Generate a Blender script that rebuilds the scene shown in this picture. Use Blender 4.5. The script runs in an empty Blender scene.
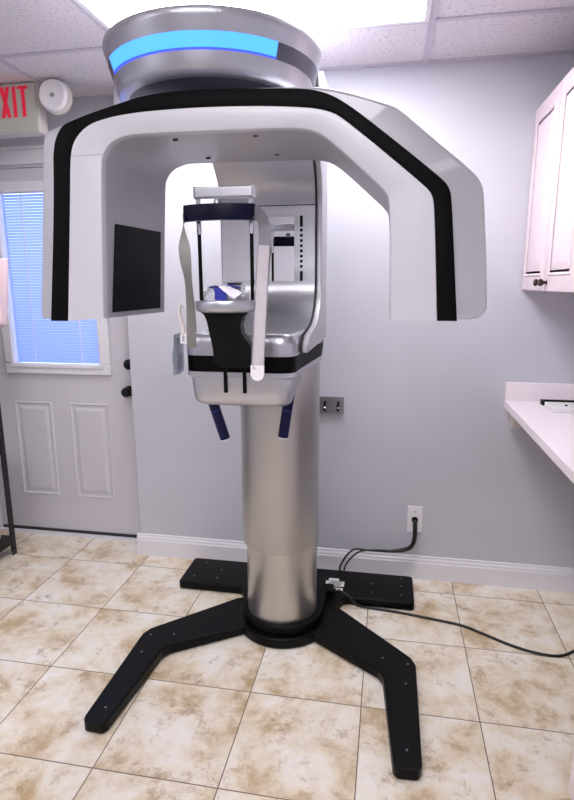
import bpy, bmesh, math, random
from mathutils import Vector, Matrix
random.seed(4)
C = bpy.context.scene.collection
PI = math.pi

# ------------------------------------------------------------------ materials
def srgb(r, g, b):
    f = lambda c: (c/255/12.92 if c/255 <= .04045 else ((c/255+.055)/1.055)**2.4)
    return (f(r), f(g), f(b), 1)

def mat(name, col, rough=.5, metal=0, noise=0, nscale=40, bump=0, bscale=200, spec=.5, trans=0, coat=0, emis=None, estr=0, aniso=None):
    m = bpy.data.materials.new(name); m.use_nodes = True
    nt = m.node_tree; N = nt.nodes; L = nt.links
    b = N['Principled BSDF']
    b.inputs['Base Color'].default_value = col
    b.inputs['Roughness'].default_value = rough
    b.inputs['Metallic'].default_value = metal
    b.inputs['Specular IOR Level'].default_value = spec
    b.inputs['Transmission Weight'].default_value = trans
    b.inputs['Coat Weight'].default_value = coat
    if emis:
        b.inputs['Emission Color'].default_value = emis
        b.inputs['Emission Strength'].default_value = estr
    tc = N.new('ShaderNodeTexCoord')
    if noise:
        n = N.new('ShaderNodeTexNoise'); n.inputs['Scale'].default_value = nscale; n.inputs['Detail'].default_value = 4
        mx = N.new('ShaderNodeMix'); mx.data_type = 'RGBA'
        mr = N.new('ShaderNodeMapRange'); mr.inputs[1].default_value = .3; mr.inputs[2].default_value = .7
        L.new(tc.outputs['Object'], n.inputs['Vector']); L.new(n.outputs['Fac'], mr.inputs[0]); L.new(mr.outputs[0], mx.inputs[0])
        mx.inputs[6].default_value = tuple(c*(1-noise) for c in col[:3])+(1,)
        mx.inputs[7].default_value = tuple(min(1, c*(1+noise)) for c in col[:3])+(1,)
        L.new(mx.outputs[2], b.inputs['Base Color'])
    if bump:
        n = N.new('ShaderNodeTexNoise'); n.inputs['Scale'].default_value = bscale; n.inputs['Detail'].default_value = 5
        bp = N.new('ShaderNodeBump'); bp.inputs['Strength'].default_value = bump; bp.inputs['Distance'].default_value = .002
        L.new(tc.outputs['Object'], n.inputs['Vector']); L.new(n.outputs['Fac'], bp.inputs['Height']); L.new(bp.outputs[0], b.inputs['Normal'])
    return m

def floor_mat():
    m = bpy.data.materials.new('travertine tile'); m.use_nodes = True
    nt = m.node_tree; N = nt.nodes; L = nt.links; b = N['Principled BSDF']
    tc = N.new('ShaderNodeTexCoord'); mp = N.new('ShaderNodeMapping')
    mp.inputs['Location'].default_value = (.458+.406*20, -1.327+.406*20, 0)
    L.new(tc.outputs['Object'], mp.inputs[0])
    br = N.new('ShaderNodeTexBrick'); br.offset = 0; br.squash = 1
    br.inputs['Scale'].default_value = 1; br.inputs['Brick Width'].default_value = .406; br.inputs['Row Height'].default_value = .406
    br.inputs['Mortar Size'].default_value = .0019; br.inputs['Mortar Smooth'].default_value = .1
    br.inputs['Color1'].default_value = (0, 0, 0, 1); br.inputs['Color2'].default_value = (1, 1, 1, 1)
    L.new(mp.outputs[0], br.inputs['Vector'])
    # every tile shifts the stone pattern
    add = N.new('ShaderNodeVectorMath'); add.operation = 'MULTIPLY_ADD'
    sn = N.new('ShaderNodeVectorMath'); sn.operation = 'SNAP'; sn.inputs[1].default_value = (.406, .406, 10)
    L.new(mp.outputs[0], sn.inputs[0]); L.new(sn.outputs[0], add.inputs[0]); add.inputs[1].default_value = (3.7, 5.3, 1); L.new(mp.outputs[0], add.inputs[2])
    def noise(sc, det, rough, dist=0):
        n = N.new('ShaderNodeTexNoise'); n.inputs['Scale'].default_value = sc; n.inputs['Detail'].default_value = det
        n.inputs['Roughness'].default_value = rough; n.inputs['Distortion'].default_value = dist
        L.new(add.outputs[0], n.inputs['Vector']); return n
    def ramp(src, stops):
        r = N.new('ShaderNodeValToRGB'); e = r.color_ramp.elements
        while len(e) < len(stops): e.new(.5)
        for k, (p, c) in enumerate(stops): e[k].position = p; e[k].color = c
        L.new(src, r.inputs[0]); return r
    base = ramp(noise(5, 8, .68, .25).outputs['Fac'], [(.36, FL['tan']), (.46, FL['warm']), (.54, FL['light']), (.66, FL['white'])])
    spots = ramp(noise(8, 12, .8, .2).outputs['Fac'], [(.53, (0, 0, 0, 1)), (.66, (1, 1, 1, 1))])
    m1 = N.new('ShaderNodeMix'); m1.data_type = 'RGBA'; L.new(base.outputs[0], m1.inputs[6]); m1.inputs[7].default_value = FL['brown']
    mm = N.new('ShaderNodeMath'); mm.operation = 'MULTIPLY'; mm.inputs[1].default_value = .8; L.new(spots.outputs[0], mm.inputs[0]); L.new(mm.outputs[0], m1.inputs[0])
    vein = ramp(noise(17, 10, .8, .5).outputs['Fac'], [(.60, (0, 0, 0, 1)), (.68, (1, 1, 1, 1))])
    m2 = N.new('ShaderNodeMix'); m2.data_type = 'RGBA'; L.new(m1.outputs[2], m2.inputs[6]); m2.inputs[7].default_value = FL['vein']
    mm2 = N.new('ShaderNodeMath'); mm2.operation = 'MULTIPLY'; mm2.inputs[1].default_value = .5; L.new(vein.outputs[0], mm2.inputs[0]); L.new(mm2.outputs[0], m2.inputs[0])
    m3 = N.new('ShaderNodeMix'); m3.data_type = 'RGBA'; L.new(m2.outputs[2], m3.inputs[6]); m3.inputs[7].default_value = FL['grout']
    L.new(br.outputs['Fac'], m3.inputs[0]); L.new(m3.outputs[2], b.inputs['Base Color'])
    b.inputs['Roughness'].default_value = .35; b.inputs['Specular IOR Level'].default_value = .4
    bp = N.new('ShaderNodeBump'); bp.invert = True; bp.inputs['Strength'].default_value = .5; bp.inputs['Distance'].default_value = .002
    L.new(br.outputs['Fac'], bp.inputs['Height']); L.new(bp.outputs[0], b.inputs['Normal'])
    return m

FL = dict(tan=srgb(196, 172, 136), warm=srgb(226, 212, 188), light=srgb(236, 228, 212), white=srgb(242, 238, 232),
          brown=srgb(160, 124, 78), vein=srgb(128, 108, 88), grout=srgb(112, 94, 76))

def ceil_mat():
    m = mat('mineral ceiling tile', srgb(206, 200, 206), .9, bump=.5, bscale=120)
    nt = m.node_tree; N = nt.nodes; L = nt.links; b = N['Principled BSDF']
    tc = N.new('ShaderNodeTexCoord'); n = N.new('ShaderNodeTexNoise'); n.inputs['Scale'].default_value = 75; n.inputs['Detail'].default_value = 3
    r = N.new('ShaderNodeValToRGB'); r.color_ramp.elements[0].position = .34; r.color_ramp.elements[0].color = srgb(198, 192, 200)
    r.color_ramp.elements[1].position = .46; r.color_ramp.elements[1].color = srgb(222, 217, 224)
    L.new(tc.outputs['Object'], n.inputs['Vector']); L.new(n.outputs['Fac'], r.inputs[0]); L.new(r.outputs[0], b.inputs['Base Color'])
    return m

def brushed(name, col, rough, metal, stretch):
    m = mat(name, col, rough, metal)
    nt = m.node_tree; N = nt.nodes; L = nt.links; b = N['Principled BSDF']
    tc = N.new('ShaderNodeTexCoord'); mp = N.new('ShaderNodeMapping'); mp.inputs['Scale'].default_value = stretch
    n = N.new('ShaderNodeTexNoise'); n.inputs['Scale'].default_value = 6; n.inputs['Detail'].default_value = 5
    mr = N.new('ShaderNodeMapRange'); mr.inputs[1].default_value = .3; mr.inputs[2].default_value = .7
    mr.inputs[3].default_value = rough-.02; mr.inputs[4].default_value = rough+.03
    L.new(tc.outputs['Object'], mp.inputs[0]); L.new(mp.outputs[0], n.inputs['Vector']); L.new(n.outputs['Fac'], mr.inputs[0]); L.new(mr.outputs[0], b.inputs['Roughness'])
    return m

M = {}
M['wall'] = mat('grey wall paint', srgb(196, 196, 206), .6, noise=.02, nscale=3, bump=.15, bscale=90)
M['trim'] = mat('white gloss trim', srgb(226, 224, 230), .35)
M['door'] = mat('door paint', srgb(206, 203, 210), .45, bump=.05)
M['floor'] = floor_mat()
M['ceil'] = ceil_mat()
M['tee'] = mat('ceiling grid metal', srgb(196, 190, 204), .5)
M['gap'] = mat('dark joints and door gap shade', srgb(50, 48, 54), .8)  # one dark tone for seams, gasket, sensor dots and painted door gap shade
M['panel_light'] = mat('light diffuser', (1, 1, 1, 1), .5, emis=(1, .975, 1, 1), estr=18)
M['rear_fill'] = mat('added fill light behind camera', (1, 1, 1, 1), .5, emis=(1, .975, 1, 1), estr=10)  # glow of the unseen panels added to brighten the room
M['silver'] = mat('silver lacquer', srgb(186, 186, 194), .3, .8, coat=.2)
M['face'] = mat('pale silver lacquer', srgb(204, 203, 211), .38, .15, coat=.15)
M['shell'] = mat('silver grey shell', srgb(184, 183, 189), .42, .45)
M['black'] = mat('gloss black plastic', srgb(6, 6, 7), .45, spec=.14)
M['stripe'] = mat('black stripe plastic', srgb(5, 5, 7), .5, spec=.08)
M['matte_black'] = mat('matte black plastic', srgb(5, 5, 6), .55, spec=.12, bump=.1, bscale=400)
M['powder'] = mat('black powder coated steel', srgb(5, 5, 6), .36, 0, spec=.16, bump=.2, bscale=300)
M['steel'] = brushed('brushed column metal', srgb(184, 182, 181), .33, .95, (9, 9, .3))
M['steel_low'] = brushed('polished column metal', srgb(196, 193, 190), .33, .92, (9, 9, .3))
M['chrome'] = mat('chrome', srgb(225, 225, 230), .12, 1)
M['dull_metal'] = mat('dull metal', srgb(150, 150, 156), .35, .9)
M['mirror'] = mat('mirror', (.92, .92, .94, 1), .015, 1)
M['navy'] = mat('navy plastic', srgb(10, 10, 62), .35, spec=.25)
M['band'] = mat('dark blue plastic', srgb(7, 7, 34), .35, spec=.15)
M['blue'] = mat('blue plastic', srgb(50, 60, 170), .35)
M['white'] = mat('white plastic', srgb(236, 234, 238), .35)
M['cream'] = mat('off white plastic', srgb(214, 208, 204), .5)
M['signface'] = mat('sign face', srgb(188, 190, 180), .4)
M['red'] = mat('red letters', srgb(206, 28, 60), .5, emis=srgb(206, 28, 60), estr=.35)
M['cabinet'] = mat('pinkish white cabinet', srgb(220, 203, 210), .45)
M['counter'] = mat('white laminate', srgb(242, 232, 237), .3)
M['strap'] = mat('grey strap webbing', srgb(146, 144, 152), .7, noise=.08, nscale=60, bump=.3, bscale=300)
M['strap_pale'] = mat('pale strap webbing', srgb(196, 189, 196), .6, noise=.05, nscale=90)
M['beige'] = mat('beige strap', srgb(150, 147, 143), .6)
M['film'] = mat('clear film', (.9, .92, .97, 1), .15, trans=.75)
M['knob'] = mat('dark bronze knob', srgb(70, 55, 52), .25, .9)
M['lockblack'] = mat('black door hardware', srgb(22, 22, 24), .3, .5)
M['pink'] = mat('pink cloth', srgb(232, 208, 214), .85, bump=.4, bscale=60)
M['shelfsteel'] = mat('dark shelving steel', srgb(52, 50, 54), .45, .6)
M['tan_box'] = mat('tan cardboard', srgb(214, 196, 176), .7)
M['stripe_light'] = mat('blue light strip', (.05, .3, .9, 1), .4, emis=(.06, .29, 1.0, 1), estr=1.3)
M['strip_edge'] = mat('deep blue light rim', (.02, .05, .8, 1), .4, emis=(.03, .06, .95, 1), estr=1.6)
M['dark_panel'] = mat('tinted band', srgb(72, 72, 86), .3)
M['sensor'] = mat('sensor window', srgb(4, 5, 13), .3, spec=.1)
M['cable'] = mat('black cable', srgb(14, 14, 15), .45)
M['paper'] = mat('printed label', srgb(228, 228, 226), .5)
g = bpy.data.materials.new('window glass'); g.use_nodes = True
gb = g.node_tree.nodes['Principled BSDF']; gb.inputs['Transmission Weight'].default_value = 1; gb.inputs['Roughness'].default_value = 0; gb.inputs['IOR'].default_value = 1.02
M['glass'] = g
# blind slats: translucent vinyl
bl = bpy.data.materials.new('vinyl blind'); bl.use_nodes = True
N = bl.node_tree.nodes; L = bl.node_tree.links
N.remove(N['Principled BSDF'])
d_ = N.new('ShaderNodeBsdfDiffuse'); d_.inputs[0].default_value = srgb(205, 216, 246)
t_ = N.new('ShaderNodeBsdfTranslucent'); t_.inputs[0].default_value = srgb(196, 212, 250)
ms = N.new('ShaderNodeMixShader'); ms.inputs[0].default_value = .6
L.new(d_.outputs[0], ms.inputs[1]); L.new(t_.outputs[0], ms.inputs[2]); L.new(ms.outputs[0], N['Material Output'].inputs[0])
M['blind'] = bl

# ------------------------------------------------------------------ helpers
def obj(name, bm, m, parent=None, smooth=None, bevel=0, seg=2, recalc=True):
    if recalc: bmesh.ops.recalc_face_normals(bm, faces=bm.faces)
    me = bpy.data.meshes.new(name); bm.to_mesh(me); bm.free()
    o = bpy.data.objects.new(name, me); C.objects.link(o)
    me.materials.append(M[m] if isinstance(m, str) else m)
    if parent is not None:
        o.parent = parent
        
        if parent.parent is None: o.matrix_parent_inverse = Matrix.Translation(parent.location).inverted()
    if smooth is not None:
        for p in me.polygons: p.use_smooth = True
        me.set_sharp_from_angle(angle=math.radians(smooth))
    if bevel:
        b = o.modifiers.new('bevel', 'BEVEL'); b.width = bevel; b.segments = seg; b.limit_method = 'ANGLE'; b.angle_limit = math.radians(40)
        for p in me.polygons: p.use_smooth = True
        me.set_sharp_from_angle(angle=math.radians(89))
        b.harden_normals = True
    return o

def parent_loc(p):
    v = Vector(p.location)
    while p.parent: p = p.parent; v = v+Vector(p.location)
    return v

def thing(name, label, cat, loc=(0, 0, 0), group=None):
    o = bpy.data.objects.new(name, None); C.objects.link(o); o.location = loc; o.empty_display_size = .05
    o['label'] = label; o['category'] = cat
    if group: o['group'] = group
    return o

def tag(o, label, cat, group=None):
    o['label'] = label; o['category'] = cat
    if group: o['group'] = group
    return o

def struct(o): o['kind'] = 'structure'; return o

def box(bm, x0, x1, y0, y1, z0, z1):
    vs = [bm.verts.new((x, y, z)) for x in (x0, x1) for y in (y0, y1) for z in (z0, z1)]
    for f in ((0, 1, 3, 2), (4, 6, 7, 5), (0, 4, 5, 1), (2, 3, 7, 6), (0, 2, 6, 4), (1, 5, 7, 3)):
        bm.faces.new([vs[i] for i in f])
    return vs

def B(*a):
    bm = bmesh.new()
    for t in (a if isinstance(a[0], (tuple, list)) else [a]): box(bm, *t)
    return bm

def rounded(pts, r, n=5):
    """round the corners of a closed 2-D outline; r a number or one per corner"""
    out = []; k = len(pts)
    for i, p in enumerate(pts):
        ri = r[i] if isinstance(r, (list, tuple)) else r
        p = Vector(p); a = Vector(pts[i-1])-p; b = Vector(pts[(i+1) % k])-p
        if ri <= 0: out.append(tuple(p)); continue
        ang = a.angle(b); t = min(ri/math.tan(ang/2), a.length*.49, b.length*.49)
        s = p+a.normalized()*t; e = p+b.normalized()*t
        for j in range(n+1):
            u = j/n; out.append(tuple(s*(1-u)**2+p*2*u*(1-u)+e*u*u))
    return out

def prism(bm, pts, axis, a, b):
    """extrude outline pts along axis; axis 'y': pts=(x,z); 'z': pts=(x,y); 'x': pts=(y,z)"""
    def v(p, t):
        return {'y': (p[0], t, p[1]), 'z': (p[0], p[1], t), 'x': (t, p[0], p[1])}[axis]
    A = [bm.verts.new(v(p, a)) for p in pts]; Bv = [bm.verts.new(v(p, b)) for p in pts]
    n = len(pts)
    bm.faces.new(A); bm.faces.new(Bv[::-1])
    for i in range(n): bm.faces.new((A[i], A[(i+1) % n], Bv[(i+1) % n], Bv[i]))
    return bm

def P(pts, axis, a, b): return prism(bmesh.new(), pts, axis, a, b)

def ring_stack(bm, rings, cap=True):
    """loft through closed rings of equal length"""
    R = [[bm.verts.new(p) for p in r] for r in rings]; n = len(R[0])
    for a, b in zip(R, R[1:]):
        for i in range(n): bm.faces.new((a[i], a[(i+1) % n], b[(i+1) % n], b[i]))
    if cap: bm.faces.new(R[0]); bm.faces.new(R[-1][::-1])
    return bm

def lathe(profile, c, axis='z', n=40, bm=None):
    bm = bm or bmesh.new(); rings = []
    for r, h in profile:
        q = []
        for i in range(n):
            a = 2*PI*i/n; u, w = max(r, 1e-4)*math.cos(a), max(r, 1e-4)*math.sin(a)
            q.append({'z': (c[0]+u, c[1]+w, c[2]+h), 'y': (c[0]+u, c[1]+h, c[2]+w), 'x': (c[0]+h, c[1]+u, c[2]+w)}[axis])
        rings.append(q)
    return ring_stack(bm, rings)

def smooth_path(pts, n=8):
    P_ = [Vector(p) for p in pts]; P_ = [P_[0]*2-P_[1]]+P_+[P_[-1]*2-P_[-2]]; out = []
    for i in range(1, len(P_)-2):
        a, b, c, d = P_[i-1:i+3]
        for j in range(n):
            t = j/n
            out.append(.5*((2*b)+(c-a)*t+(2*a-5*b+4*c-d)*t*t+(3*b-a-3*c+d)*t**3))
    out.append(P_[-2]); return out

def tube(pts, r, n=10, bm=None, sm=True):
    bm = bm or bmesh.new(); pts = smooth_path(pts) if sm and len(pts) > 2 else [Vector(p) for p in pts]
    up = Vector((.13, .21, 1)); rings = []
    for i, p in enumerate(pts):
        t = (pts[min(i+1, len(pts)-1)]-pts[max(i-1, 0)]).normalized()
        s = t.cross(up)
        if s.length < .05: s = t.cross(Vector((1, 0, 0)))
        s.normalize(); w = s.cross(t)
        rr = r(i/(len(pts)-1)) if callable(r) else r
        rings.append([p+rr*(s*math.cos(2*PI*k/n)+w*math.sin(2*PI*k/n)) for k in range(n)])
    return ring_stack(bm, rings)

def ribbon(pts, dirs, w, th=.0016, n=8):
    """a strap: centre points, width directions, width"""
    bm = bmesh.new(); cp = smooth_path(pts, n); dp = smooth_path(dirs, n); rings = []
    for i, p in enumerate(cp):
        t = (cp[min(i+1, len(cp)-1)]-cp[max(i-1, 0)]).normalized()
        d = (dp[i]-t*dp[i].dot(t)).normalized(); nn = t.cross(d)
        ww = w(i/(len(cp)-1)) if callable(w) else w
        rings.append([p+d*ww/2+nn*th/2, p-d*ww/2+nn*th/2, p-d*ww/2-nn*th/2, p+d*ww/2-nn*th/2])
    return ring_stack(bm, rings)

# ------------------------------------------------------------------ the room
XL, XR, YB, YD, YF, HC = -2.48, .935, 2.675, 2.83, -2.3, 2.40
XC = -1.322
struct(obj('floor', B(XL-.1, XR+.1, YF-.1, YD+.35, -.08, 0), 'floor'))
struct(obj('ceiling', B(XL-.1, XR+.1, YF-.1, YD+.12, HC, HC+.08), 'ceil'))
struct(obj('wall_back', B((XC, XR+.1, YB, YD+.12, 0, HC)), 'wall', bevel=.006))
DX0, DX1, DZ = -2.30, -1.365, 2.085
struct(obj('wall_door', B((XL-.1, DX0, YD, YD+.12, 0, HC), (DX1, XC, YD, YD+.12, 0, HC), (DX0, DX1, YD, YD+.12, DZ, HC)), 'wall'))
struct(obj('wall_right', B(XR, XR+.1, YF, YB, 0, HC), 'wall'))
struct(obj('wall_left', B(XL-.1, XL, YF, YD, 0, HC), 'wall'))
struct(obj('wall_front', B(XL-.1, XR+.1, YF-.1, YF, 0, HC), 'wall'))
# baseboard with a moulded top
bp_ = [(YB, 0), (YB-.016, 0), (YB-.016, .088), (YB-.012, .096), (YB-.012, .103), (YB-.007, .112), (YB-.006, .121), (YB, .124)]
struct(obj('baseboard_back', P(bp_, 'x', XC-.016, XR), 'trim'))
struct(obj('baseboard_corner', B(XC-.014, XC, YB, YD-.03, 0, .112), 'trim'))
# door casing head and jamb edges
struct(obj('trim_1', B((DX0-.07, XC, YD-.018, YD, DZ+.012, DZ+.085), (DX0-.075, XC, YD-.024, YD, DZ+.085, DZ+.1), (DX0-.07, DX0-.005, YD-.018, YD, 0, DZ+.012), (DX1+.008, XC-.001, YD-.012, YD, .113, DZ+.012)), 'trim', bevel=.003))
struct(obj('trim_2', B(DX0-.03, DX1+.03, YD-.03, YD+.1, 0, .014), 'trim'))      # pale threshold

# ceiling grid (inverted tees) and wall angle
TY = 2.28; tx = (-1.64, -1.06, .115)
t3 = []
t3.append((XL, XR, TY-.011, TY+.011, HC-.006, HC))
for y in (TY-.61, TY-1.22, TY-1.83, TY-2.44, TY-3.05): t3.append((XL, XR, y-.011, y+.011, HC-.006, HC))
for x in tx: t3.append((x-.011, x+.011, YF, YB if x > XC else YD, HC-.0061, HC))
struct(obj('trim_3', B(*t3), 'tee'))
struct(obj('trim_4', B((XC, XR, YB-.02, YB, HC-.008, HC), (XR-.02, XR, YF, YB, HC-.008, HC), (XL, XC, YD-.02, YD, HC-.008, HC)), 'tee'))

def ceiling_light(x0, x1, y0, y1, label, dm='panel_light'):
    t = thing('ceiling_light', label, 'ceiling light', ((x0+x1)/2, (y0+y1)/2, HC-.02), 'ceiling light panels' if 0 else None)
    w = .018
    obj('frame', B((x0, x1, y0, y0+w, HC-.012, HC), (x0, x1, y1-w, y1, HC-.012, HC), (x0, x0+w, y0+w, y1-w, HC-.012, HC), (x1-w, x1, y0+w, y1-w, HC-.012, HC)), 'trim', t)
    obj('diffuser', B(x0+w, x1-w, y0+w, y1-w, HC-.008, HC-.002), dm, t)
ceiling_light(-1.05, .104, TY-.6, TY-.012, 'glowing white rectangular ceiling light panel set in the tiles above the machine')
ceiling_light(-1.05, .104, -.16, .43, 'added unseen white fill light panel right behind the camera', 'rear_fill')  # unseen panel added as fill for the room
ceiling_light(-1.05, .104, -1.38, -.79, 'added unseen white fill light panel farthest behind the camera', 'rear_fill')  # second added fill panel, out of view
ceiling_light(-2.28, -1.65, -.16, .43, 'small added unseen white fill light panel on the left behind the camera', 'rear_fill')  # third added fill panel, out of view on the left

# ------------------------------------------------------------------ the door
door = struct(obj('door_1', bmesh.new(), 'door'))
bm = bmesh.new()
gx0, gx1, gz0, gz1 = -2.10, -1.555, 1.03, 1.965
y0, y1 = YD+.002, YD+.046
a0, a1 = DX0+.004, DX1-.004
for b_ in ((a0, gx0, y0, y1, .02, DZ-.006), (gx1, a1, y0, y1, .02, DZ-.006), (gx0, gx1, y0, y1, .02, gz0), (gx0, gx1, y0, y1, gz1, DZ-.006)): box(bm, *b_)
def raised_panel(bm, x0, x1, z0, z1):
    for (o_, i_, d) in ((0, .014, .007), (.028, .045, .006)):
        lo = [(x0+o_, z0+o_), (x1-o_, z0+o_), (x1-o_, z1-o_), (x0+o_, z1-o_)]
        li = [(x0+i_, z0+i_), (x1-i_, z0+i_), (x1-i_, z1-i_), (x0+i_, z1-i_)]
        if o_ == 0:
            mid = [((a[0]+b[0])/2, (a[1]+b[1])/2) for a, b in zip(lo, li)]
            A = [bm.verts.new((p[0], y0, p[1])) for p in lo]; Mv = [bm.verts.new((p[0], y0-d, p[1])) for p in mid]; I = [bm.verts.new((p[0], y0, p[1])) for p in li]
            for i in range(4):
                j = (i+1) % 4; bm.faces.new((A[i], A[j], Mv[j], Mv[i])); bm.faces.new((Mv[i], Mv[j], I[j], I[i]))
        else:
            A = [bm.verts.new((p[0], y0, p[1])) for p in lo]; I = [bm.verts.new((p[0], y0-d, p[1])) for p in li]
            for i in range(4):
                j = (i+1) % 4; bm.faces.new((A[i], A[j], I[j], I[i]))
            bm.faces.new(I)
raised_panel(bm, -2.135, -1.895, .245, .815)
raised_panel(bm, -1.785, -1.545, .245, .815)
bmesh.ops.recalc_face_normals(bm, faces=bm.faces); bm.to_mesh(door.data); bm.free()
# lite frame
def frame_ring(x0, x1, z0, z1, w, ya, yb, bm=None):
    bm = bm or bmesh.new()
    box(bm, x0, x1, ya, yb, z0, z0+w); box(bm, x0, x1, ya, yb, z1-w, z1)
    box(bm, x0, x0+w, ya, yb, z0+w, z1-w); box(bm, x1-w, x1, ya, yb, z0+w, z1-w); return bm
fr = obj('window_frame', frame_ring(gx0-.05, gx1+.05, gz0-.05, gz1+.05, .062, YD-.022, YD+.002), 'trim', door, bevel=.008, seg=3)
obj('window_trim_bead', frame_ring(gx0-.012, gx1+.012, gz0-.012, gz1+.012, .02, YD-.030, YD-.018), 'trim', door, bevel=.003)
obj('window_glass', B(gx0, gx1, YD+.034, YD+.038, gz0, gz1), 'glass', door)
bm = bmesh.new(); z = gz0+.012
while z < gz1-.02:      # one slat each 15 mm, tilted almost shut
    yy = YD+.014
    vs = [bm.verts.new(p) for p in ((gx0+.011, yy-.003, z), (gx1-.011, yy-.003, z), (gx1-.011, yy+.003, z+.0138), (gx0+.011, yy+.003, z+.0138))]
    vt = [bm.verts.new(v.co+Vector((0, .0008, 0))) for v in vs]
    bm.faces.new(vs); bm.faces.new(vt[::-1])
    for i in range(4): bm.faces.new((vs[i], vt[i], vt[(i+1) % 4], vs[(i+1) % 4]))
    z += .0152
bld = obj('blind', bm, 'blind', door); bld['label'] = 'closed white mini blind glowing with daylight'
bm = bmesh.new()
for x in (gx0+.13, gx1-.13): box(bm, x-.002, x+.002, YD+.006, YD+.009, gz0+.01, gz1-.01)
obj('blind_cord', bm, 'white', door)
# shaded gap strip and hardware
obj('door_gap_shade', B(a0, a1, YD-.006, YD+.002, .0142, .030), 'gap', door)  # dark strip stands in for the shade in the gap under the door
kz, kx = .895, -1.408
bm = lathe([(0, -.062), (.02, -.062), (.027, -.052), (.027, -.04), (.018, -.03), (.011, -.024), (.011, -.008), (.03, -.006), (.03, 0), (0, 0)], (kx, YD, kz), 'y')
obj('door_knob', bm, 'lockblack', door, smooth=50)
bm = lathe([(0, -.022), (.022, -.022), (.028, -.016), (.028, 0), (0, 0)], (kx+.008, YD, 1.045), 'y')
box(bm, kx+.002, kx+.014, YD-.034, YD-.02, 1.03, 1.06)
obj('deadbolt', bm, 'lockblack', door, smooth=50)

# ------------------------------------------------------------------ exit sign + lamp head
ex0, ex1, ey, ez0, ez1 = -1.98, -1.645, 2.56, 2.178, HC-.002
t = thing('exit_sign', 'boxy off-white sign with red EXIT lettering by the ceiling over the door', 'exit sign', ((ex0+ex1)/2, ey, ez0))
obj('housing', B(ex0, ex1, ey+.008, ey+.075, ez0, ez1), 'cream', t, bevel=.006)
obj('face_plate', B(ex0+.006, ex1-.006, ey, ey+.009, ez0+.006, ez1-.004), 'signface', t, bevel=.003)
lh, lz, lw, sw = .132, 2.248, .050, .016
def letter(ch, x):
    bm = bmesh.new(); ya, yb = ey-.004, ey+.002; w = lw
    if ch == 'E':
        box(bm, x, x+sw, ya, yb, lz, lz+lh)
        for h in (0, .5, 1): box(bm, x+sw, x+w, ya, yb, lz+h*(lh-sw), lz+h*(lh-sw)+sw)
    if ch == 'X':
        for s in (0, 1):
            q = [(x, lz), (x+sw*1.1, lz), (x+w, lz+lh), (x+w-sw*1.1, lz+lh)]
            if s: q = [(2*x+w-a, b) for a, b in q]
            prism(bm, q, 'y', ya-.0005*s, yb)
    if ch == 'I': box(bm, x, x+sw, ya, yb, lz, lz+lh)
    if ch == 'T':
        box(bm, x+w/2-sw/2, x+w/2+sw/2, ya, yb, lz, lz+lh-sw*.8); box(bm, x, x+w, ya, yb, lz+lh-sw*.8, lz+lh)
    o = obj('letter', bm, 'red', t); o['label'] = 'red letter '+ch
for ch, x in (('E', ex1-.262), ('X', ex1-.188), ('I', ex1-.123), ('T', ex1-.094)): letter(ch, x)
t = thing('emergency_lamp', 'round white lamp head on the right end of the exit sign', 'emergency light', (-1.56, 2.6, 2.27))
lc = (-1.548, 2.545, 2.325)
bm = lathe([(0, -.012), (.045, -.016), (.060, -.02), (.066, -.016), (.070, 0), (.066, .004), (0, .004)], lc, 'y', 40)
obj('lens', bm, 'white', t, smooth=45)
obj('lens_boss', lathe([(0, -.024), (.007, -.022), (.009, -.014), (0, -.012)], lc, 'y', 20), 'dull_metal', t, smooth=45)
bm = lathe([(0, .0), (.071, .002), (.074, .010), (.070, .022), (.045, .04), (0, .045)], (lc[0]+.008, lc[1]+.004, lc[2]-.006), 'y', 40)
obj('lamp_shell', bm, 'cream', t, smooth=45)
obj('bracket', tube([(ex1-.001, 2.61, 2.31), (-1.61, 2.615, 2.31), (-1.565, 2.60, 2.32)], .012, 10), 'cream', t, smooth=45)

# ------------------------------------------------------------------ right side: cabinet, counter
cx, cz0, cz1 = .575, 1.445, 2.185
t = thing('wall_cabinet', 'pinkish white raised-panel wall cabinet at the right edge, above the counter', 'cabinet', ((cx+XR)/2, 2.3, cz0))
obj('body', B(cx+.02, XR-.001, 1.93, YB-.001, cz0, cz1), 'cabinet', t, bevel=.002)
for (ya, yb, ky) in ((2.303, 2.668, 2.335), (1.934, 2.298, 2.266)):
    bm = bmesh.new(); box(bm, cx, cx+.019, ya, yb, cz0+.004, cz1-.004)
    def rp(ya, yb, z0, z1):
        r0 = [(ya, z0), (yb, z0), (yb, z1), (ya, z1)]
        def at(i, d): return [bm.verts.new((cx+d, min(max(y, ya+i), yb-i), min(max(z_, z0+i), z1-i))) for y, z_ in r0]
        R = [at(0, .0), at(.004, -.004), at(.012, .0), at(.02, .0), at(.045, -.004)]
        for a, b in zip(R, R[1:]):
            for i in range(4): bm.faces.new((a[i], a[(i+1) % 4], b[(i+1) % 4], b[i]))
        bm.faces.new(R[-1])
    rp(ya+.05, yb-.05, cz0+.058, cz1-.058)
    d = obj('door', bm, 'cabinet', t)
    obj('knob', lathe([(0, -.03), (.011, -.029), (.0145, -.022), (.011, -.014), (.006, -.01), (.006, -.002), (.01, 0), (0, 0)], (cx, ky, cz0+.034), 'x', 20), 'knob', d, smooth=50)
o = obj('storage_box', B(.67, .86, 2.02, 2.28, cz1+.001, cz1+.11), 'cabinet', bevel=.008)
tag(o, 'plain pale box lying on top of the wall cabinet', 'box')

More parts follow.
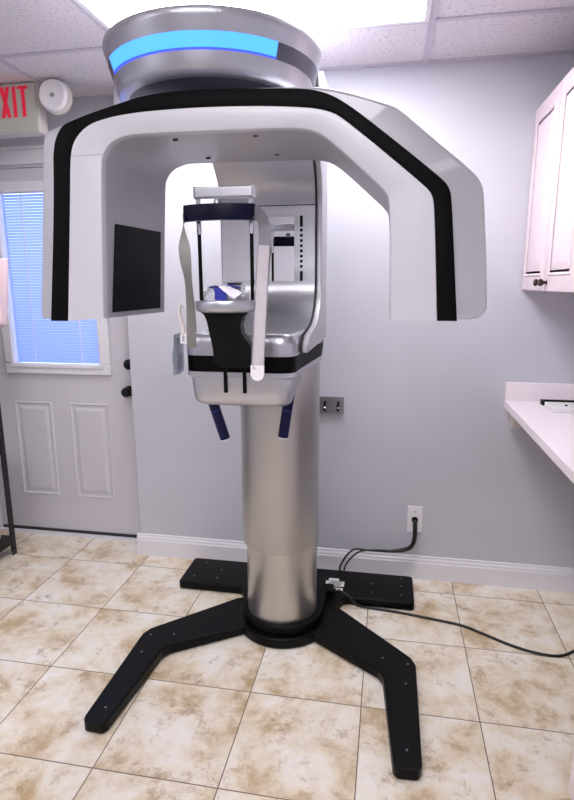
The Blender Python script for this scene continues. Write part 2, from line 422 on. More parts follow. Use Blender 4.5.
kx0, kz1, kth = .540, .944, .036
t = thing('countertop', 'white laminate worktop with backsplash fixed to the wall at the right edge', 'countertop', (.7, 2., kz1-kth))
obj('support_panel', B(kx0+.03, XR-.001, .92, 1.5, 0, kz1-kth), 'counter', t)
obj('worktop', B(kx0, XR-.001, .9, YB-.001, kz1-kth, kz1), 'counter', t, bevel=.004)
obj('backsplash', B((kx0+.001, XR-.001, YB-.018, YB-.001, kz1, kz1+.085)), 'counter', t, bevel=.003)
obj('side_backsplash', B((XR-.018, XR-.001, .9, YB-.019, kz1, kz1+.085)), 'counter', t, bevel=.003)
o = obj('bracket', B(.562, .605, 2.56, YB-.001, kz1-kth-.07, kz1-kth), 'cream', t, bevel=.002)
for y in (1.9, 1.2): obj('bracket', P([(XR-.001, kz1-kth), (XR-.3, kz1-kth), (XR-.3, kz1-kth-.02), (XR-.001, kz1-kth-.3)], 'y', y-.015, y+.015), 'cream', t)
kz1 += .001
t = thing('tray', 'flat white tray with a black back rail on the worktop', 'tray', (.77, 2.5, kz1))
obj('tray_body', B((.69, .864, 2.43, 2.60, kz1, kz1+.012), (.69, .864, 2.43, 2.438, kz1+.012, kz1+.02)), 'white', t, bevel=.003)
obj('back_rail', B((.686, .864, 2.601, 2.612, kz1, kz1+.02), (.682, .69, 2.57, 2.612, kz1, kz1+.02)), 'matte_black', t)
obj('button', lathe([(0, .012), (.006, .012), (.006, .016), (0, .017)], (.765, 2.52, kz1), 'z', 16), 'matte_black', t)

# ------------------------------------------------------------------ left side: shelving, pink cloth
t = thing('shelving_unit', 'dark slotted-steel shelving unit cut by the left edge, beside the door', 'shelving', (-2.2, 2.4, 0))
def post(px, py, sx, sy, h=2.0):
    bm = bmesh.new(); w = .034; th = .003
    # L-section with slots cut as gaps in one flange
    box(bm, min(px, px+sx*w), max(px, px+sx*w), min(py, py+sy*th), max(py, py+sy*th), 0, h)
    z = 0
    xa, xb = min(px, px+sx*th), max(px, px+sx*th)
    def yb_(a, b): return (min(py+sy*a, py+sy*b), max(py+sy*a, py+sy*b))
    box(bm, xa, xb, *yb_(th, .012), 0, h); box(bm, xa, xb, *yb_(.022, w), 0, h)
    while z < h:
        box(bm, xa, xb, *yb_(.012, .022), z, min(z+.03, h)); z += .045
    return bm
for px, py, sx, sy in ((-2.015, 2.22, -1, 1), (-2.015, 2.56, -1, -1), (-2.44, 2.22, 1, 1), (-2.44, 2.56, 1, -1)):
    obj('post', post(px, py, sx, sy), 'shelfsteel', t)
for z in (.10, .62, 1.2, 1.9):
    w = .003
    obj('shelf', B((-2.437, -2.018, 2.223, 2.557, z, z+.004), (-2.437, -2.018, 2.223, 2.226, z-.035, z), (-2.437, -2.018, 2.554, 2.557, z-.035, z), (-2.021, -2.018, 2.226, 2.554, z-.035, z), (-2.437, -2.434, 2.226, 2.554, z-.035, z)), 'shelfsteel', t)
o = obj('storage_box', B(-2.32, -2.07, 2.27, 2.52, .1045, .26), 'tan_box', bevel=.005)
tag(o, 'small tan box on the lowest shelf of the dark shelving unit', 'box')
# pink cloth hanging over the shelf edge
bm = bmesh.new(); cols = 14; rows = 12; grid = []
for j in range(rows+1):
    r_ = []
    for i in range(cols+1):
        u, v = i/cols, j/rows
        x = -1.800+.012*math.sin(u*17)+.03*v*math.sin(u*5)-.018*v
        y = 2.24+.22*u; z_ = 1.60-.30*v-.03*u*v
        r_.append(bm.verts.new((x, y, z_)))
    grid.append(r_)
for j in range(rows):
    for i in range(cols): bm.faces.new((grid[j][i], grid[j][i+1], grid[j+1][i+1], grid[j+1][i]))
pk = thing('hanging_cloth', 'pink cloth hanging from the shelving unit at the left edge', 'cloth', (-1.95, 2.36, 1.2))
o = obj('cloth', bm, 'pink', pk, smooth=80, recalc=False); s = o.modifiers.new('solid', 'SOLIDIFY'); s.thickness = .006
obj('hanger', tube([(-2.015, 2.37, 1.66), (-1.83, 2.35, 1.665), (-1.80, 2.35, 1.64), (-1.80, 2.35, 1.59)], .003, 8), 'shelfsteel', pk)

# ------------------------------------------------------------------ wall plates
t = thing('wall_outlet', 'white wall plate above the baseboard with a black cable coming out', 'outlet', (.161, YB, .25))
obj('cover_plate', B(.124, .197, YB-.007, YB, .252, .39), 'white', t, bevel=.004)
obj('screw', lathe([(0, -.002), (.004, -.002), (.004, 0), (0, 0)], (.16, YB-.007, .362), 'y', 12), 'dull_metal', t)
obj('cable_grommet', lathe([(0, -.012), (.014, -.012), (.016, 0), (0, 0)], (.16, YB-.007, .318), 'y', 20), 'matte_black', t, smooth=45)
t = thing('wall_bracket', 'small steel wall bracket with two hooks right of the column', 'bracket', (-.271, YB, .847))
obj('plate', B((-.337, -.205, YB-.004, YB, .85, .932), (-.337, -.205, YB-.022, YB-.004, .85, .853)), 'dull_metal', t, bevel=.001)
for x in (-.297, -.232):
    h_ = obj('hook', tube([(x, YB-.004, .905), (x, YB-.02, .905), (x, YB-.032, .893), (x, YB-.03, .876), (x, YB-.02, .868)], .006, 10), 'matte_black', t, smooth=60)
    obj('hook_tip', lathe([(0, -.006), (.006, -.004), (.008, 0), (.006, .004), (0, .006)], (x+.002, YB-.034, .884), 'z', 14), 'chrome', h_, smooth=60)
for x in (-.325, -.322): pass
obj('screw', lathe([(0, -.003), (.004, -.002), (.004, 0), (0, 0)], (-.326, YB-.004, .89), 'y', 12), 'chrome', t)

# ------------------------------------------------------------------ the x-ray machine
AX = -.41
mc = thing('dental_xray_machine', 'large silver panoramic x-ray machine with a black floor stand and blue light strip', 'x-ray machine', (AX, 2.19, 0))
def mir(pts): return [(-.828-x, y) for x, y in pts[::-1]]
# floor stand
rleg = [(-.24, 2.30), (-.174, 2.263), (.128, 1.975), (.146, 1.935), (.145, 1.472), (.133, 1.450), (.069, 1.447), (.057, 1.462), (.022, 1.845), (.003, 1.878), (-.262, 2.055), (-.30, 2.06)]
bm = P(rounded(rleg, [0, .03, .05, .05, .03, .02, .02, .03, .04, .04, 0, 0], 4), 'z', .004, .046)
front_r = obj('stand_leg', bm, 'powder', mc, bevel=.007, seg=3)
front_l = obj('stand_leg', P(rounded(mir(rleg), [0, 0, .04, .04, .03, .02, .02, .03, .05, .05, .03, 0], 4), 'z', .004, .046), 'powder', mc, bevel=.007, seg=3)
bk = [(-.98, 2.36), (-.98, 2.605), (.158, 2.605), (.158, 2.36), (-.16, 2.36), (-.20, 2.28), (-.62, 2.28), (-.66, 2.36)]
base = obj('base_plate', P(rounded(bk, [.02, .02, .02, .02, .03, .02, .02, .03], 4), 'z', .004, .044), 'powder', mc, bevel=.007, seg=3)
def screws(par, pts, z):
    for x, y in pts:
        obj('screw', lathe([(0, .0025), (.0035, .002), (.004, 0), (0, 0)], (x, y, z), 'z', 10), 'dull_metal', par)
screws(front_r, [(.115, 1.93), (.105, 1.82), (.10, 1.52), (.02, 1.95)], .046)
screws(front_l, [(-.935, 1.93), (-.925, 1.82), (-.92, 1.52), (-.84, 1.95)], .046)
screws(base, [(.10, 2.57), (.10, 2.50), (.10, 2.42), (-.04, 2.42), (-.04, 2.50), (-.92, 2.42), (-.80, 2.42), (-.80, 2.50), (-.90, 2.56)], .044)
def slot_ring(r, y_front_c, y_back, n=24):
    pts = [(AX-.008+r*math.cos(a), y_front_c+r*math.sin(a)) for a in [PI+PI*i/n for i in range(n+1)]]
    return pts+[(AX-.008+r, y_back), (AX-.008-r, y_back)]
obj('column_flange', P(slot_ring(.203, 2.19, 2.36), 'z', .002, .047), 'powder', mc, bevel=.008, seg=3)
obj('column_collar', P(slot_ring(.176, 2.19, 2.345), 'z', .047, .086), 'black', mc, bevel=.008, seg=3)
obj('column', lathe([(0, .05), (.152, .05), (.152, .43), (0, .43)], (AX-.015, 2.19, 0), 'z', 72), 'steel_low', mc, smooth=40)
obj('column_sleeve', lathe([(0, .40), (.158, .40), (.1625, .404), (.1625, 1.22), (0, 1.22)], (AX-.020, 2.19, 0), 'z', 72), 'steel', mc, smooth=40)
# stickers and socket by the column foot
lb = obj('label_sticker', B((-.245, -.175, 2.40, 2.43, .044, .0455), (-.262, -.172, 2.445, 2.49, .044, .0455), (-.25, -.20, 2.495, 2.515, .044, .0455)), 'paper', base)
bm = bmesh.new()
for k in range(5): box(bm, -.256+.004*k, -.19+.003*k, 2.45+.008*k, 2.4525+.008*k, .0455, .0462)
for k in range(3): box(bm, -.24, -.185, 2.404+.008*k, 2.407+.008*k, .0455, .0462)
obj('print_lines', bm, 'matte_black', lb)
obj('power_plug', B((-.262, -.215, 2.33, 2.395, .047, .085), (-.215, -.205, 2.345, 2.38, .055, .075)), 'matte_black', base, bevel=.004)

# carriage: bowl, band, tray, housing
fx0, fx1, fy = -.600, -.264, 1.56
def plan(ins, yb=2.33):
    p = [(fx0+ins, fy+ins), (fx1-ins, fy+ins), (fx1-ins+.002, 1.66), (-.236-ins*.6, 1.99), (-.268-ins*.6, yb), (-.585+ins*.6, yb), (-.602+ins*.6, 1.99), (fx0+ins-.002, 1.66)]
    return rounded(p, [.055, .055, .05, .05, .04, .04, .05, .05], 6)
# tray and lip above the stripe
bm = bmesh.new(); rs = []
for ins, z in ((.0, 1.272), (.0, 1.305), (.004, 1.326), (.012, 1.334), (.022, 1.336), (.034, 1.332), (.05, 1.322)):
    rs.append([(x, y, z) for x, y in plan(ins)])
ring_stack(bm, rs); obj('carriage_tray', bm, 'silver', mc, smooth=50)
ring_ = [[(x, y, z) for x, y in plan(i)] for i, z in ((.004, 1.222), (.002, 1.2225), (.002, 1.273), (.004, 1.2735))]
obj('carriage_band', ring_stack(bmesh.new(), ring_), 'stripe', mc, smooth=30)
rs = [[(x, y, z) for x, y in plan(i)] for i, z in ((.03, 1.196), (.012, 1.2), (.0, 1.21), (.0, 1.2235))]
obj('carriage_skirt', ring_stack(bmesh.new(), rs), 'silver', mc, smooth=50)
def bowl(ins, z):
    p = [(fx0+.004+ins, fy+.002+ins), (fx1-.004-ins, fy+.002+ins), (-.325, 2.10), (-.515, 2.10)]
    return [(x, y, z) for x, y in rounded(p, [.055, .055, .01, .01], 7)]
rs = [bowl(i, z) for i, z in ((.034, 1.118), (.020, 1.1195), (.011, 1.126), (.006, 1.136), (.003, 1.155), (.001, 1.18), (0, 1.222))]
bw = obj('carriage_bowl', ring_stack(bmesh.new(), rs), 'silver', mc, smooth=60)
for x in (-.470, -.412):
    obj('guide_slot', P(rounded([(x-.0055, 1.162), (x+.0055, 1.162), (x+.0055, 1.262), (x-.0055, 1.262)], .003, 2), 'y', fy-.0015, fy+.01), 'matte_black', bw)
# C-shaped housing (side profile y,z)
prof = [(1.66, 1.30), (1.70, 1.326), (1.78, 1.336), (1.85, 1.346), (1.91, 1.368), (1.955, 1.40), (1.982, 1.44), (1.99, 1.48), (1.99, 1.744),
        (1.985, 1.79), (1.965, 1.83), (1.93, 1.865), (1.88, 1.905), (1.84, 1.95), (1.83, 2.00), (1.99, 2.00), (1.99, 2.155), (2.34, 2.155), (2.34, 1.2745), (1.66, 1.2745)]
hx0, hx1 = -.600, -.262
mb = [t for t in prof]
hs = obj('housing', P(prof, 'x', hx0, hx1), 'silver', mc, smooth=35)
obj('housing_seam', P([(1.9885, 1.7425), (1.9885, 1.7455), (2.0, 1.7455), (2.0, 1.7425)], 'x', hx0-.0003, hx1+.0003), 'gap', hs)
def outset(pr, d):      # shift of the shell cheek profile toward the patient
    return [(y-d if y < 2.3 else 2.13, z) for y, z in pr]
obj('housing_gasket', P(outset(prof, .012), 'x', hx1, hx1+.007), 'gap', mc)
obj('housing_cheek', P(outset(prof, .016), 'x', hx1+.007, hx1+.026), 'shell', mc, bevel=.006, seg=2)
obj('housing_cheek', P(outset(prof, -.01), 'x', hx0-.006, hx0), 'shell', mc)
# mirror, indicator strip, little framed display
mr_ = obj('mirror', B(hx0+.003, -.336, 1.9875, 1.9905, 1.487, 1.707), 'mirror', hs)
bm = bmesh.new(); xs = -.311
def slotz(a, b): prism(bm, rounded([(xs-.005, a), (xs+.005, a), (xs+.005, b), (xs-.005, b)], .003, 2), 'y', 1.9885, 1.992)
slotz(1.672, 1.709); slotz(1.487, 1.522)
for k in range(8): slotz(1.533+k*.0175, 1.543+k*.0175)
obj('vent_slots', bm, 'matte_black', hs)
dp = obj('display_frame', frame_ring(-.577, -.527, 1.447, 1.481, .005, 1.972, 1.99), 'matte_black', hs)
obj('display_glass', B(-.572, -.532, 1.978, 1.985, 1.452, 1.476), 'dull_metal', dp)

# patient handles below the bowl
def handle(top, bot):
    t_, b_ = Vector(top), Vector(bot); d = (b_-t_).normalized()
    o = obj('handle', tube([t_, t_.lerp(b_, .5), b_], .0175, 20, sm=False), 'navy', mc, smooth=50)
    obj('handle_cap', tube([b_-d*.001, b_+d*.004], .0165, 20, sm=False), 'white', o, smooth=50)
    e = t_.lerp(b_, .38)
    obj('handle_ring', tube([e, e+d*.0025], .0181, 20, sm=False), 'blue', o, smooth=50)
handle((-.584, 1.75, 1.125), (-.537, 1.76, .962))
handle((-.316, 1.78, 1.125), (-.340, 1.78, .972))

# chin rest (front view traced on the plane y=1.45)
def F(px, py): return (-.534+.00277*(px-192), 1.424-.0027*(py-305))
cr = [F(*p) for p in ((200, 311), (205, 315), (207.6, 321), (210, 332.7), (213, 348), (214, 362), (216, 366.5), (220, 368.6), (246, 368.6), (250.5, 366.5), (252.5, 362), (252.5, 350), (250.5, 344), (247, 339), (243, 332.7), (242, 325), (244.5, 317), (250, 312), (253, 310))]
sup = obj('chin_support', P(cr, 'y', 1.462, 1.502), 'black', mc, bevel=.010, seg=3)
obj('support_stem', B(-.475, -.425, 1.50, 1.565, 1.262, 1.39), 'black', sup, bevel=.006)
cxx, cyy = -.441, 1.52
rest = obj('chin_rest', lathe([(0, 1.402), (.080, 1.402), (.090, 1.406), (.094, 1.414), (.094, 1.430), (.092, 1.434), (.086, 1.435), (.080, 1.432), (0, 1.432)], (cxx, cyy, 0), 'z', 56), 'silver', mc, smooth=50)
for x in (-.515, -.372): obj('rod_socket', lathe([(0, 1.43), (.011, 1.43), (.011, 1.452), (.007, 1.458), (0, 1.458)], (x, 1.52, 0), 'z', 16), 'white', rest, smooth=45)
# head support: two rods, silver cross bar, blue forehead band, straps
for x in (-.515, -.369):
    r_ = obj('support_rod', tube([(x, 1.50, 1.43), (x, 1.50, 1.628)], .0052, 14, sm=False), 'matte_black', mc, smooth=50)
    obj('rod_sleeve', tube([(x, 1.50, 1.61), (x, 1.50, 1.712)], .0068, 14, sm=False), 'chrome', r_, smooth=50)
hb = obj('head_bar', B(-.521, -.361, 1.486, 1.512, 1.702, 1.730), 'silver', mc, bevel=.004, seg=3)
obj('bar_end', B(-.3645, -.3575, 1.484, 1.514, 1.700, 1.732), 'chrome', hb, bevel=.002)
obj('bar_end', B(-.5235, -.518, 1.484, 1.514, 1.700, 1.732), 'dull_metal', hb, bevel=.002)
bm = bmesh.new(); rs = []
for i in range(15):
    u = i/14; x = -.546+.194*u; yy = 1.476-.028*(1-(2*u-1)**2)
    rs.append([(x, yy-.008, 1.641), (x, yy-.010, 1.661), (x, yy-.008, 1.682), (x, yy+.010, 1.682), (x, yy+.010, 1.641)])
ring_stack(bm, rs); fb = obj('forehead_band', bm, 'band', mc, smooth=60, bevel=0)
obj('band_knob', lathe([(0, 1.68), (.010, 1.68), (.010, 1.692), (.008, 1.695), (0, 1.695)], (-.452, 1.468, 0), 'z', 20), 'dull_metal', fb, smooth=45)
for x in (-.521, -.375): obj('band_clamp', B(x, x+.012, 1.468, 1.496, 1.655, 1.68), 'matte_black', fb)
# right temple strap
Z = Vector((0, 0, 1)); dx = (1, .15, 0)
st = obj('temple_strap', ribbon([(-.352, 1.470, 1.662), (-.342, 1.50, 1.650), (-.337, 1.52, 1.62), (-.338, 1.515, 1.56), (-.342, 1.49, 1.46), (-.345, 1.47, 1.34), (-.349, 1.46, 1.245)],
    [(0, -.1, 1), (.35, .3, .9), (.9, .5, .35), (1, .3, 0), (1, .15, 0), dx, dx], lambda u: .036), 'strap', mc, smooth=60)
st['label'] = 'grey strap hanging on the right of the chin rest'
obj('strap_pad', ribbon([(-.3375, 1.5115, 1.58), (-.341, 1.487, 1.46), (-.343, 1.466, 1.34), (-.347, 1.457, 1.25)], [(1, .3, 0), (1, .15, 0), dx, dx], .029, .002), 'strap_pale', st, smooth=60)
tip = [(-.3485+.019*math.cos(a), 1.238+.019*math.sin(a)) for a in [PI+PI*i/12 for i in range(13)]]+[(-.3295, 1.262), (-.3675, 1.262)]
obj('strap_tip', P(tip, 'y', 1.4555, 1.4605), 'white', st, bevel=.001)
# left temple strap, twisted
st2 = obj('temple_strap', ribbon([(-.544, 1.472, 1.658), (-.548, 1.468, 1.62), (-.546, 1.468, 1.55), (-.540, 1.468, 1.49), (-.537, 1.47, 1.42), (-.536, 1.468, 1.36), (-.537, 1.468, 1.305)],
    [(0, -1, .4), (.5, -.8, 0), (.75, .5, 0), (.3, 1, 0), (.45, 1, 0), (.6, .8, 0), (.5, .8, 0)], .032), 'beige', mc, smooth=60)
st2['label'] = 'twisted grey-beige strap hanging on the left of the chin rest'
bk_ = obj('strap_buckle', tube([(-.562, 1.462, 1.425), (-.567, 1.46, 1.41), (-.563, 1.458, 1.385), (-.557, 1.458, 1.36), (-.557, 1.458, 1.34)], .0055, 10), 'cream', st2, smooth=60)
obj('buckle_loop', frame_ring(-.565, -.547, 1.318, 1.345, .005, 1.455, 1.461), 'white', bk_, bevel=.001)

# rotating gantry: inverted U, traced in front view, 0.37 m deep
GY0, GY1 = 1.45, 1.82
OUT = [(-.985, 1.382), (-.990, 1.402), (-.981, 1.464), (-.948, 1.73), (-.936, 1.868), (-.918, 1.884), (-.889, 1.891), (-.806, 1.914), (-.698, 1.939), (-.629, 1.954), (-.509, 1.960), (-.231, 1.951), (-.17, 1.946), (-.086, 1.923), (-.011, 1.897), (.007, 1.888), (.097, 1.812), (.189, 1.738), (.209, 1.712), (.216, 1.681), (.240, 1.426), (.236, 1.404), (.219, 1.390), (.160, 1.389)]
STO = [(-.952, 1.377), (-.910, 1.704), (-.897, 1.882), (-.806, 1.911), (-.698, 1.936), (-.629, 1.951), (-.509, 1.957), (-.231, 1.944), (-.17, 1.931), (-.119, 1.904), (-.037, 1.843), (.113, 1.725), (.132, 1.704), (.139, 1.674), (.167, 1.386)]
STI = [(-.896, 1.377), (-.860, 1.702), (-.850, 1.808), (-.838, 1.847), (-.809, 1.877), (-.770, 1.895), (-.686, 1.909), (-.537, 1.914), (-.356, 1.910), (-.206, 1.898), (-.157, 1.886), (-.126, 1.871), (.076, 1.708), (.094, 1.687), (.100, 1.652), (.119, 1.386)]
INN = [(-.785, 1.385), (-.762, 1.785), (-.752, 1.818), (-.728, 1.843), (-.690, 1.855), (-.648, 1.858), (-.321, 1.854), (-.231, 1.852), (-.190, 1.842), (-.152, 1.816), (-.043, 1.719), (-.019, 1.697), (-.008, 1.671), (.001, 1.388)]
def resample(pts, n):
    L_ = [0]
    for a, b in zip(pts, pts[1:]): L_.append(L_[-1]+math.dist(a, b))
    out = []
    for k in range(n):
        s = L_[-1]*k/(n-1); i = 0
        while i < len(pts)-2 and L_[i+1] < s: i += 1
        u = (s-L_[i])/(L_[i+1]-L_[i]); out.append((pts[i][0]*(1-u)+pts[i+1][0]*u, pts[i][1]*(1-u)+pts[i+1][1]*u))
    return out
def soften(pts, it=2):
    for _ in range(it):
        q = [pts[0]]
        for a, b in zip(pts, pts[1:]): q += [(a[0]*.75+b[0]*.25, a[1]*.75+b[1]*.25), (a[0]*.25+b[0]*.75, a[1]*.25+b[1]*.75)]
        pts = q+[pts[-1]]
    return pts
n_ = 140
o_, so, si, inn = [resample(soften(p), n_) for p in (OUT, STO, STI, INN)]
def band(outer, inner, ya, yb, cha, chb, draft=0):
    """U-shaped strip between two outlines with a rounded front edge"""
    bm = bmesh.new(); k = len(outer)
    def pull(p, q, d):
        v = Vector((q[0]-p[0], q[1]-p[1])); l = v.length
        if l < 1e-5: return p
        v = v/l*min(d, l*.4); return (p[0]+v.x, p[1]+v.y)
    layers = []
    for (d1, d2, y) in ((0, 0, yb), (0, 0, ya+max(cha, chb)), (cha*.3, chb*.3, ya+.3*max(cha, chb)), (cha, chb, ya)):
        lo = [bm.verts.new((pull(p, q, d1)[0], y, pull(p, q, d1)[1])) for p, q in zip(outer, inner)]
        li = [bm.verts.new((pull(q, p, d2)[0], y, pull(q, p, d2)[1])) for p, q in zip(outer, inner)]
        layers.append((lo, li))
    if draft:
        for v in layers[0][1]:
            if v.co.x < -.6: v.co.x += draft*min(1, (-.6-v.co.x)/.1)
    for (a, b), (c, d) in zip(layers, layers[1:]):
        for i in range(k-1):
            bm.faces.new((a[i], a[i+1], c[i+1], c[i])); bm.faces.new((b[i], b[i+1], d[i+1], d[i]))
        bm.faces.new((a[0], b[0], d[0], c[0])); bm.faces.new((a[-1], b[-1], d[-1], c[-1]))
    for (lo, li) in (layers[0], layers[-1]):
        for i in range(k-1): bm.faces.new((lo[i], lo[i+1], li[i+1], li[i]))
    return bm
ga = obj('gantry_arm', bmesh.new(), 'shell', mc)
bm = band(o_, inn, GY0+.010, GY1, .012, .001, .025)
bmesh.ops.recalc_face_normals(bm, faces=bm.faces); bm.to_mesh(ga.data); bm.free()
for p in ga.data.polygons: p.use_smooth = True
for p in ga.data.polygons: p.use_smooth = abs(p.normal.y) < .98
ga.data.set_sharp_from_angle(angle=math.radians(28))
gs = obj('gantry_stripe', band(so, si, GY0+.004, GY0+.03, .001, .001), 'stripe', ga, smooth=28)
gf = obj('gantry_face', band(si, inn, GY0-.002, GY0+.03, .002, .007), 'face', ga, smooth=40)
# faint shut line across the left leg of the face
obj('shut_line', B((-.845, -.757, GY0-.0027, GY0-.0015, 1.8115, 1.813)), 'dull_metal', gf)
# dark detector window on the inner wall, following its slight lean
xw = lambda z: -.785+.023*(z-1.385)/.4
bm = bmesh.new()
vs = [(xw(z_)+.025*(y_-1.48)/.34, y_, z_) for y_, z_ in ((1.495, 1.400), (1.785, 1.400), (1.785, 1.645), (1.515, 1.645))]
A = [bm.verts.new((x+.0035, y, z)) for x, y, z in vs]; Bv = [bm.verts.new((x-.004, y, z)) for x, y, z in vs]
bm.faces.new(A); bm.faces.new(Bv[::-1])
for i in range(4): bm.faces.new((A[i], A[(i+1) % 4], Bv[(i+1) % 4], Bv[i]))
obj('detector_window', bm, 'sensor', ga)
for x, y in ((-.576, 1.51), (-.560, 1.74), (-.357, 1.51), (-.345, 1.73)):
    obj('sensor_dot', B(x-.006, x+.006, y-.0035, y+.0035, 1.852, 1.8575), 'gap', ga)
# bearing between gantry and head
obj('bearing_hub', lathe([(0, 1.95), (.10, 1.95), (.10, 2.01), (0, 2.01)], (-.55, 1.80, 0), 'z', 40), 'dark_panel', mc, smooth=40)

# head with the light strip
HX, HY = -.55, 1.80
hd = obj('head_housing', lathe([(0, 2.012), (.20, 2.012), (.268, 2.014), (.283, 2.019), (.291, 2.03), (.295, 2.045), (.300, 2.068), (.301, 2.0685), (.3105, 2.103), (.3115, 2.1035), (.322, 2.135), (.326, 2.148), (.324, 2.156), (.315, 2.160), (0, 2.163)], (HX, HY, 0), 'z', 96), 'silver', mc, smooth=40)
def strip(t0, t1, z0, z1, off, m, name, par, n=48):
    bm = bmesh.new(); rs = []
    for i in range(n+1):
        t = t0+(t1-t0)*i/n
        def q(f, o):
            a = .300+.011*f+o
            return (HX+a*math.cos(t), HY+a*math.sin(t), 2.068+.035*f)
        rs.append([q(z0, off), q(z1, off), q(z1, -.004), q(z0, -.004)])
    ring_stack(bm, rs); return obj(name, bm, m, par, smooth=60)
T0, T1 = PI*1.205, PI*1.775
ls = strip(T0, T1, .03, 1, .0025, 'stripe_light', 'light_strip', hd); ls['label'] = 'glowing blue light strip'
strip(T0, T1, -.09, .03, .003, 'strip_edge', 'light_strip_rim', ls)
strip(T1+.001, 2*PI+.5, -.08, 1, .002, 'dark_panel', 'dark_strip', hd)
strip(PI*.95, T0-.001, -.08, 1, .002, 'dark_panel', 'dark_strip', hd)
obj('head_underside', lathe([(0, 2.004), (.17, 2.004), (.235, 2.008), (.262, 2.0145), (0, 2.0145)], (HX, HY, 0), 'z', 72), 'dark_panel', hd, smooth=40)

# ------------------------------------------------------------------ loose things
# blue packet in clear film lying on the chin rest
t = thing('wrapped_packet', 'blue and white packet in crumpled clear film lying on the silver chin rest', 'packet', (cxx, cyy, 1.4345))
def sheet(corners, m, name, th=.001, amp=.004, n=6, seed=1):
    rnd = random.Random(seed); bm = bmesh.new(); a, b, c, d = [Vector(v) for v in corners]; g_ = []
    for j in range(n+1):
        r_ = []
        for i in range(n+1):
            u, v = i/n, j/n
            p = a.lerp(b, u).lerp(d.lerp(c, u), v)+Vector((rnd.uniform(-amp, amp)*.5, rnd.uniform(-amp, amp)*.5, abs(rnd.uniform(-amp, amp))))
            r_.append(bm.verts.new(p))
        g_.append(r_)
    for j in range(n):
        for i in range(n): bm.faces.new((g_[j][i], g_[j][i+1], g_[j+1][i+1], g_[j+1][i]))
    o = obj(name, bm, m, t, recalc=False); s = o.modifiers.new('solid', 'SOLIDIFY'); s.thickness = th; return o
sheet([(-.485, 1.47, 1.470), (-.405, 1.46, 1.475), (-.40, 1.51, 1.462), (-.48, 1.53, 1.465)], 'blue', 'blue_flap', seed=3)
obj('blue_body', P(rounded([(-.468, 1.4345), (-.438, 1.4345), (-.434, 1.468), (-.472, 1.47)], .006), 'y', 1.475, 1.50), 'blue', t)
sheet([(-.452, 1.455, 1.47), (-.408, 1.45, 1.438), (-.388, 1.46, 1.455), (-.432, 1.47, 1.476)], 'white', 'white_flap', amp=.002, seed=5)
sheet([(-.415, 1.47, 1.4385), (-.385, 1.48, 1.4385), (-.388, 1.51, 1.472), (-.41, 1.50, 1.476)], 'film', 'film_wrap', amp=.006, seed=8)
sheet([(-.495, 1.465, 1.4385), (-.462, 1.455, 1.4385), (-.470, 1.49, 1.472), (-.495, 1.495, 1.468)], 'film', 'film_wrap', amp=.006, seed=9)
# bag of film tucked beside the carriage
bm = bmesh.new(); rs = []
for k in range(7):
    u = k/6; w = .003+.014*u; z_ = 1.335-.115*u; xx = -.612-.006*u
    rs.append([(xx-w*.5, 1.54+.012*math.cos(k), z_), (xx, 1.525, z_-.003*(k == 6)), (xx+w*.5, 1.55, z_-.004), (xx+w*.3, 1.60, z_), (xx-w*.4, 1.60, z_)])
ring_stack(bm, rs)
o = obj('plastic_bag', bm, mat('bluish film', srgb(222, 226, 238), .25, trans=.75), smooth=70)
tag(o, 'small crumpled bluish plastic bag hanging at the left side of the carriage', 'bag')

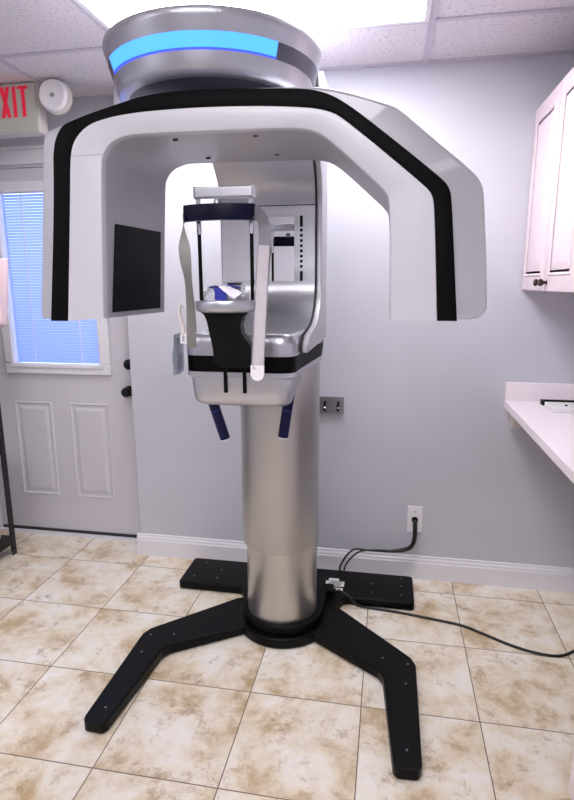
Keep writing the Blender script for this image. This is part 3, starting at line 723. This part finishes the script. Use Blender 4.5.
# cables
o = obj('power_cable', tube([(.16, YB-.012, .318), (.16, YB-.04, .30), (.161, YB-.042, .24), (.150, YB-.042, .195), (.115, YB-.042, .170), (.04, YB-.042, .155), (-.05, YB-.042, .150), (-.13, YB-.05, .155), (-.17, YB-.07, .13), (-.20, YB-.085, .08), (-.205, YB-.085, .048)], lambda u: .0105 if u < .42 else .0105-.0055*min(1, (u-.42)/.12), 12), 'cable', smooth=70)
tag(o, 'black cable from the wall plate looping over the baseboard, the thicker one', 'cable')
o = obj('power_cable', tube([(.030, YB-.050, .162), (-.04, YB-.055, .160), (-.105, YB-.06, .150), (-.150, YB-.07, .115), (-.176, YB-.075, .075), (-.182, YB-.075, .048)], .0045, 10), 'cable', smooth=70)
tag(o, 'thin black cable branching from the wall cable to the stand', 'cable')
o = obj('floor_cable', tube([(-.205, 2.362, .065), (-.18, 2.35, .075), (-.14, 2.335, .062), (-.105, 2.335, .025), (-.06, 2.35, .007), (.094, 2.335, .006), (.225, 2.312, .006), (.354, 2.285, .006), (.43, 2.245, .006), (.539, 2.18, .006), (.629, 2.145, .006), (.717, 2.14, .006), (.79, 2.185, .006), (.87, 2.26, .006)], .0058, 10), 'cable', smooth=70)
tag(o, 'long black cable running over the floor tiles to the right edge', 'cable')

# ------------------------------------------------------------------ light, camera, view
w = bpy.data.worlds.new('daylight'); bpy.context.scene.world = w; w.use_nodes = True
w.node_tree.nodes['Background'].inputs[0].default_value = (.54, .68, 1.0, 1); w.node_tree.nodes['Background'].inputs[1].default_value = 3.0

f, pit, yaw, roll, H = 555.3, 11.91, 10.37, -.2, 1.481
pit, yaw, roll = map(math.radians, (pit, yaw, roll))
fw = Vector((-math.sin(yaw)*math.cos(pit), math.cos(yaw)*math.cos(pit), -math.sin(pit)))
r = Vector((math.cos(yaw), math.sin(yaw), 0)); u = r.cross(fw)
r2 = r*math.cos(roll)+u*math.sin(roll); u2 = r2.cross(fw)
cam = bpy.data.cameras.new('camera'); co = bpy.data.objects.new('camera', cam); C.objects.link(co)
co.matrix_world = Matrix(((r2.x, u2.x, -fw.x, 0), (r2.y, u2.y, -fw.y, 0), (r2.z, u2.z, -fw.z, H), (0, 0, 0, 1)))
cam.sensor_fit = 'VERTICAL'; cam.sensor_height = 24; cam.lens = f/800*24; cam.clip_start = .02
sc = bpy.context.scene; sc.camera = co
sc.view_settings.view_transform = 'Standard'; sc.view_settings.look = 'None'; sc.view_settings.gamma = 1; sc.view_settings.use_curve_mapping = False
sc.view_settings.exposure = .27
